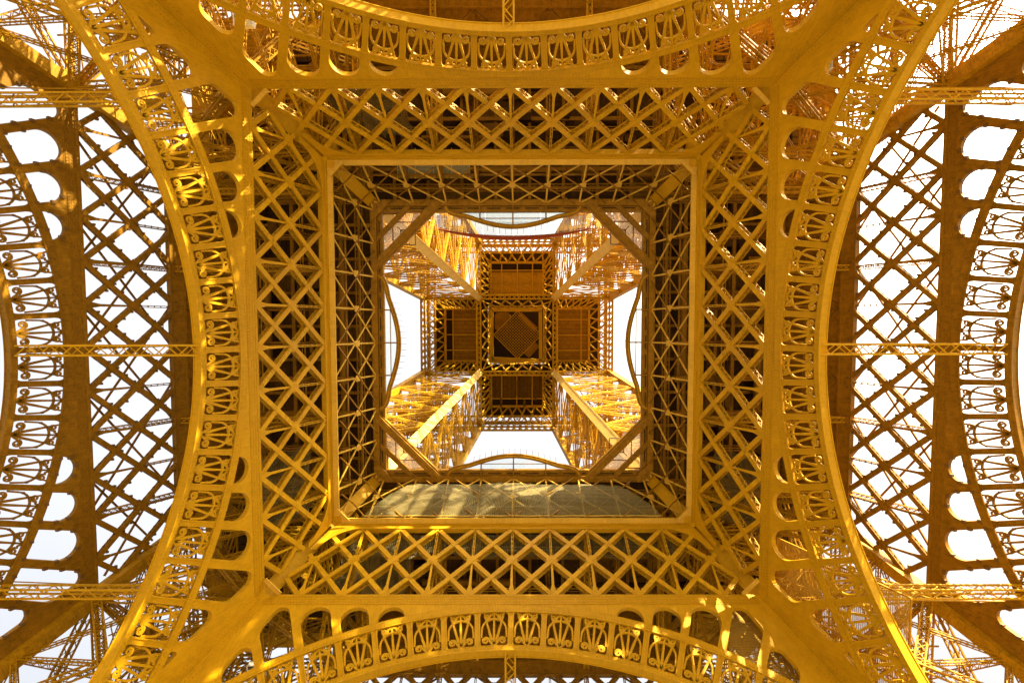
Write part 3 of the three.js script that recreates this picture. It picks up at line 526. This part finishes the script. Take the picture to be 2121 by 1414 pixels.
// ---- second floor
const floor2 = group('second_floor', tower);
for (let k = 0; k < 4; k++) {
  const rot = new THREE.Matrix4().makeRotationY(k * Math.PI / 2), R = rng(500 + k);
  const put = (name, b, mat) => { const geo = b instanceof Bars ? b.geo() : b; geo.applyMatrix4(rot); return mesh(name, geo, mat, floor2); };
  // outer trellis, two rows of openings
  { const b = new Bars(), z = 21.4; for (const y of [116.6, 120.2, 123.8]) b.bar(V(-z, y, z - 0.03 * (y - 116)), V(z, y, z - 0.03 * (y - 116)), 0.4, 0.42); const N = 30; for (let r = 0; r < 2; r++) for (let i = 0; i < N; i++) { const x0 = -z + 2 * z * i / N, x1 = -z + 2 * z * (i + 1) / N, y0 = 116.6 + 3.6 * r, y1 = y0 + 3.6; b.bar(V(x0, y0, z - 0.05), V(x1, y1, z - 0.15), 0.32, 0.1, V(0, 0, 1), false); b.bar(V(x1, y0, z - 0.05), V(x0, y1, z - 0.15), 0.32, 0.1, V(0, 0, 1), false); } put('trellis_belt', b, M.iron2); }
  { const b = new Bars(); b.lattice(V(-20.4, 124, 20.1), V(20.4, 124, 20.1), 1.6, 1.5, V(0, 1, 0), { iron: 0.2, lace: 0.12 }); put('belt_girder', b, M.iron); }
  // inner grid girders
  { const b = new Bars(), e = 8.42; b.lattice(V(-21, H2, e + 0.2), V(21, H2, e + 0.2), 1.1, 1.4, V(0, 1, 0), { iron: 0.2, lace: 0.13 }); put('grid_girder', b, M.iron); }
  // sloping lattice skirts from the grid down to the decks
  const skirt = (A0, A1, B0, B1, ref) => { const b = new Bars(); b.bar(B0, B1, 0.4, 0.4); const N = 6; for (let i = 0; i < N; i++) { const p = A0.clone().lerp(A1, i / N), q = A0.clone().lerp(A1, (i + 1) / N), r = B0.clone().lerp(B1, i / N), s = B0.clone().lerp(B1, (i + 1) / N); b.lattice(p, s, 0.3, 0.24, ref, { iron: 0.09, lace: 0.06, cross: false }); b.lattice(q, r, 0.3, 0.24, ref, { iron: 0.09, lace: 0.06, cross: false }); } put('skirt_lattice', b, M.iron); };
  const y1 = 124.5, a = 6.2, b0 = 9.5, b1 = 17.2;
  skirt(V(-8.4, 118, 9), V(-8.4, 118, 20.5), V(-a, y1, b0), V(-a, y1, b1), V(1, 0, 0)); skirt(V(8.4, 118, 9), V(8.4, 118, 20.5), V(a, y1, b0), V(a, y1, b1), V(1, 0, 0));
  skirt(V(-8.4, 119, 20.6), V(8.4, 119, 20.6), V(-a, y1, b1), V(a, y1, b1), V(0, 0, 1)); skirt(V(-8.2, 118, 7.9), V(8.2, 118, 7.9), V(-6.4, y1, 6.4), V(6.4, y1, 6.4), V(0, 0, 1));
  // deck of this bay
  { const N = 13; for (let i = 0; i < N; i++) { const b = new Bars(), along = k % 2 === 0 && k !== 2; const t0 = i / N, t1 = (i + 0.92) / N; if (k === 0) b.bar(V(-a, y1 + 0.4, b0 + (b1 - 2.2 - b0) * (t0 + t1) / 2), V(a, y1 + 0.4, b0 + (b1 - 2.2 - b0) * (t0 + t1) / 2), (b1 - 2.2 - b0) * 0.95 / N, 0.1 + 0.05 * (i % 2)); else { const w = k === 1 ? b1 - 0.4 : b1 - 1.9; b.bar(V(-a + 2 * a * (t0 + t1) / 2, y1 + 0.4, b0 - 0.3), V(-a + 2 * a * (t0 + t1) / 2, y1 + 0.4, w), 2 * a * 0.94 / N, 0.1 + 0.05 * (i % 2)); } put('deck_plank', b, k === 0 ? M.iron2 : k === 2 ? M.deck3 : M.floor); } }
  { const b = new Bars(); b.bar(V(-9, y1 + 0.9, 13.5), V(9, y1 + 0.9, 13.5), 13, 0.1); put('deck_slab', b, M.dark); }
  { const b = new Bars(); for (const x of [-3.6, 0.1, 3.7]) b.bar(V(x, y1 + 0.1, b0 - 0.4), V(x, y1 + 0.1, b1), 0.22, 0.3); for (const z of [b0 + 0.2, b1 - 1.9, b1 - 0.2]) b.bar(V(-a, y1 + 0.12, z), V(a, y1 + 0.12, z), 0.24, 0.3); put('deck_beam', b, M.iron); }
  if (k === 2) for (let i = 0; i < 7; i++) { const b = new Bars(), x = -5 + 9 * R(), z = b0 + 0.6 + 5.5 * R(), L = 1 + 3 * R(); if (R() < 0.5) b.bar(V(x, y1, z), V(x + L, y1, z), 0.5, 0.4); else b.bar(V(x, y1, z), V(x, y1, z + L), 0.5, 0.4); put('duct_box', b, M.deck3); }
}
{ // core well: floor, cabin and tilted safety grid
  const y = 126, mk = (name, b, mat) => b.build(name, mat, floor2);
  { const b = new Bars(); b.bar(V(-7, 130, 0), V(7, 130, 0), 14, 0.2); mk('core_slab', b, M.dark); }
  { const b = new Bars(); for (const [p, q] of [[V(-6.2, y, -5.7), V(6.2, y, -6.3)], [V(5.7, y, -6.2), V(5.6, y, 5.8)], [V(-6.1, y, -6), V(-6.1, y, 6)], [V(-6, y, 6), V(6, y, 6)]]) b.bar(p, q, 0.8, 0.6); mk('core_beam', b, M.iron); }
  { const b = new Bars(), e = 4.05, N = 16, c = Math.SQRT1_2, T = (u, v) => V((u - v) * c + 0.1, y - 0.6, (u + v) * c); for (let i = 0; i <= N; i++) { const t = -e + 2 * e * i / N, w = i % N ? 0.1 : 0.2; b.bar(T(t, -e), T(t, e), w, 0.1); b.bar(T(-e, t), T(e, t), w, 0.1); } mk('safety_grid', b, M.iron);
    const d = new Bars(); d.bar(T(0, -e + 0.1).add(V(0, 0.7, 0)), T(0, e - 0.1).add(V(0, 0.7, 0)), 2 * e - 0.2, 0.1, V(0, 1, 0)); mk('grid_floor', d, M.deck2); }
  mesh('core_cabin', slab(rounded([[-5.4, -2], [-1.6, -2], [-1.6, 2.4], [-5.4, 2.4]], 0.9), 1.2).rotateX(Math.PI / 2).translate(0, y + 1.4, 3), M.floor, floor2);
  { const b = new Bars(); b.bar(V(0.6, y + 0.6, 5.0), V(4.6, y + 0.6, 1.2), 1.3, 1.2); b.bar(V(2.2, y + 0.4, -5), V(4.8, y + 0.4, -2.2), 1.8, 1.0); mk('core_box', b, M.floor); }
}
{ // shaft above the second floor
  const b = new Bars(), R = (h) => 8 - 5.5 * (h - 126) / 140; for (const [sx, sz] of SIGN) b.bar(V(sx * R(126), 126, sz * R(126)), V(sx * R(266), 266, sz * R(266)), 1, 1); for (let h = 130; h < 264; h += 9) for (let k = 0; k < 4; k++) { const [a, c] = SIGN[k], [e, f] = SIGN[(k + 1) % 4]; b.bar(V(a * R(h), h, c * R(h)), V(e * R(h + 9), h + 9, f * R(h + 9)), 0.4, 0.3); b.bar(V(e * R(h), h, f * R(h)), V(a * R(h + 9), h + 9, c * R(h + 9)), 0.4, 0.3); b.bar(V(a * R(h), h, c * R(h)), V(e * R(h), h, f * R(h)), 0.4, 0.4); }
  b.build('shaft', M.iron2, tower);
}

// ------------------------------------------------------------------ things fixed to or resting on the tower
function tag(o, label, category, grp) { o.userData = { label, category }; if (grp) o.userData.group = grp; return o; }
function cloth(nu, nv, f) { // sheet from a function of 0..1 x 0..1 giving a point, uv in metres
  const g = new THREE.PlaneGeometry(1, 1, nu, nv), p = g.attributes.position, t = g.attributes.uv;
  for (let i = 0; i < p.count; i++) { const u = t.getX(i), v = t.getY(i), q = f(u, v); p.setXYZ(i, q.x, q.y, q.z); t.setXY(i, u * 28, v * 7); }
  g.computeVertexNormals(); return g;
}
// a point on a sloping face: side k, along u, up the slope v, behind the face w
const facePt = (k, u, v, w, d45 = DI) => { const a = k * Math.PI / 2, y = 45 + v * CB + w * SB, r = d45 - v * SB + w * CB, q = V(u, y, r); return q.applyAxisAngle(V(0, 1, 0), a); };
{
  const n1 = tileNoise(9, 301), n2 = tileNoise(23, 302);
  // big net over the trellis of the far lower side (-z); u runs to image left on that side
  const g = group('safety_net', scene); tag(g, 'large khaki safety net stretched over the trellis beside the void', 'safety net');
  const pleat = (u) => Math.exp(-((u + 0.27 * 15) ** 2) / 0.3) + Math.exp(-((u - 4.1) ** 2) / 0.3) * 0.9;
  mesh('net_sheet', cloth(120, 26, (s, t) => { const half = 15.6 - 3.6 * t - 0.3 * n1(t, 0.3), u = (s * 2 - 1) * half; const v = 9.1 + (5.95 + 0.35 * n1(s * 0.6, 0.2) - 0.5 * Math.abs(s - 0.5)) * t; const sag = -0.78 - 0.75 * Math.sin(Math.PI * t) * (0.75 + 0.25 * Math.cos(u * 0.8)) + 0.5 * pleat(u) * Math.sin(Math.PI * t) + 0.18 * n2(s, t) + 0.8 * t * 0.7; return facePt(2, u, v, sag); }), M.net, g);
  { const b = new Bars(); let prev = null; for (let i = 0; i <= 60; i++) { const s = i / 60, half = 15.6, u = (s * 2 - 1) * half, q = facePt(2, u, 9.1, -0.8 + 0.02 * Math.sin(i)); if (prev) b.bar(prev, q, 0.07, 0.07); prev = q; } b.build('edge_rope', M.pale, g); }
  // slack nets hung behind the lattice girder of the same side and in two corners
  const h = group('slung_net', scene); tag(h, 'slack olive net slung in scallops behind the lower lattice girder', 'net');
  mesh('net_sheet', cloth(110, 14, (s, t) => { const u = (s * 2 - 1) * 17; return facePt(2, u, 9.2 - t * (2.3 + 1.1 * Math.abs(Math.sin(u * 0.41))), 1.6 + 0.7 * Math.sin(Math.PI * t) + 0.4 * n1(s, t)); }), M.net, h);
  const cn = [[2, 13.5, 'olive net bundled behind the lower left corner of the lattice'], [3, -14, 'olive net hanging behind the left girder near its lower corner'], [0, -13.5, 'olive net slung behind the upper girder near its left corner'], [1, 14, 'grey green net hanging behind the right girder near its lower corner']];
  for (const [k, u0, label] of cn) { const c = group('slung_net', scene); tag(c, label, 'net'); mesh('net_sheet', cloth(30, 20, (s, t) => facePt(k, u0 + (s - 0.5) * 7 + 0.5 * n1(s, t), 1.5 + 6.5 * t, 1.8 + 1.4 * Math.sin(Math.PI * s) * Math.sin(Math.PI * t) + 0.8 * n2(s, t))), M.net, c); }
  // wire mesh screens inside the lower right leg
  const sc = [[2, -22.6, -4.6, 4.4, 5.2, 'wire mesh screen in the lower right leg dappled with sunlight'], [1, 22.5, -5.6, 5.4, 5.6, 'fine mesh screen behind the openings beside the right arch']];
  for (const [k, u0, v0, du, dv, label] of sc) { const c = group('mesh_screen', scene); tag(c, label, 'screen'); mesh('mesh_sheet', cloth(16, 16, (s, t) => facePt(k, u0 + (s - 0.5) * du * 2, v0 + (t - 0.5) * dv * 2, 1.9 + 0.2 * n1(s, t))), M.mesh, c); const b = new Bars(); for (const e of [-1, 1]) { b.bar(facePt(k, u0 - du, v0 + e * dv, 2.1), facePt(k, u0 + du, v0 + e * dv, 2.1), 0.12, 0.12); b.bar(facePt(k, u0 + e * du, v0 - dv, 2.1), facePt(k, u0 + e * du, v0 + dv, 2.1), 0.12, 0.12); } b.build('mesh_frame', M.iron2, c); }
}
{ // suspended work platform behind the trellis on the upper side
  const g = group('work_platform', scene); tag(g, 'suspended maintenance scaffold with guard rails behind the upper trellis', 'scaffold');
  const y = 57.2, x0 = -12.4, x1 = -4.6, z0 = 18.2, z1 = 20.6; const b = new Bars(); for (let i = 0; i < 6; i++) { const c = new Bars(); c.bar(V(x0, y, z0 + 0.2 + i * 0.4), V(x1, y, z0 + 0.2 + i * 0.4), 0.37, 0.05); c.build('plank', M.board, g); }
  for (const z of [z0, z1]) { for (const e of [0.1, 0.55, 1.1]) b.bar(V(x0 - 0.3, y + e, z), V(x1 + 0.3, y + e, z), 0.06, 0.06); for (let x = x0; x <= x1; x += 1.3) b.bar(V(x, y - 0.1, z), V(x, y + 1.2, z), 0.06, 0.06, V(1, 0, 0)); } for (let x = x0; x <= x1; x += 1.95) b.bar(V(x, y - 0.12, z0 - 0.4), V(x, y - 0.12, z1 + 0.4), 0.08, 0.1); b.build('guard_rail', M.pale, g);
  const c = new Bars(); for (const x of [x0, x1]) for (const z of [z0, z1]) c.bar(V(x, y, z), V(x * 0.98, 60.4, z), 0.05, 0.05, V(1, 0, 0)); c.build('hanger', M.frame, g);
}
{ // pavilion wall overlooking the void on the upper side: red ledge and leaning glass
  const g = group('pavilion', scene); tag(g, 'pavilion with a curved red ledge and leaning glass wall above the void', 'pavilion');
  const arc = []; for (let i = 0; i <= 40; i++) { const x = -9.5 + 19 * i / 40; arc.push([x, 13.0 + 0.016 * x * x * 0.75]); }
  mesh('ledge', slab(ribbon(arc, (t) => 0.1 + 0.45 * Math.sin(Math.PI * t)), 0.35).rotateX(Math.PI / 2).translate(0, 66.5, 0), M.red, g);
  for (let i = 0; i < 10; i++) { const x0 = -9.5 + 1.9 * i + 0.04, x1 = x0 + 1.82, z = (x) => 13.0 + 0.012 * x * x, b = new THREE.BufferGeometry(); const p = [V(x0, 61.4, z(x0) + 1.0), V(x1, 61.4, z(x1) + 1.0), V(x1, 66.3, z(x1) + 0.1), V(x0, 66.3, z(x0) + 0.1)]; b.setAttribute('position', new THREE.Float32BufferAttribute(p.flatMap((q) => [q.x, q.y, q.z]), 3)); b.setAttribute('uv', new THREE.Float32BufferAttribute([0, 0, 1, 0, 1, 1, 0, 1], 2)); b.setIndex([0, 2, 1, 0, 3, 2]); b.computeVertexNormals(); mesh('glass_pane', b, M.mirror, g); }
  const b = new Bars(); b.bar(V(-9, 66.8, 20.5), V(9, 66.8, 20.5), 7.5, 0.4); b.bar(V(-9, 64, 24.6), V(9, 64, 24.6), 0.3, 5.6); b.build('roof', M.deck, g);
}
{ // floodlights
  const spots = [[2, 15.6, -10.4, 0.9, 'pale floodlight housing on the girder inside the lower left leg'], [2, 20.3, -5.6, 1.2, 'pale floodlight box behind the lower left spandrel opening'], [0, -20.6, -4.4, 1.6, 'round pale floodlight behind the upper left spandrel opening'], [1, -22.6, -3.2, 1.4, 'pale floodlight behind the upper right spandrel opening']];
  for (const [k, u, v, w, label] of spots) { const g = group('floodlight', scene); tag(g, label, 'floodlight'); const q = facePt(k, u, v, w + 0.6); const b = new Bars(); b.bar(q.clone().add(V(-0.75, 0, 0)), q.clone().add(V(0.75, 0, 0)), 0.9, 0.5); b.build('housing', M.floodlight, g); const c = new Bars(); c.bar(q.clone().add(V(-0.65, -0.27, 0)), q.clone().add(V(0.65, -0.27, 0)), 0.75, 0.04); c.build('lens', M.glass, g); const d = new Bars(); d.bar(q.clone().add(V(0, 0.2, 0)), q.clone().add(V(0, 1.3, 0)), 0.12, 0.12, V(1, 0, 0)); d.build('bracket', M.iron2, g); }
}

renderer.render(scene, camera);
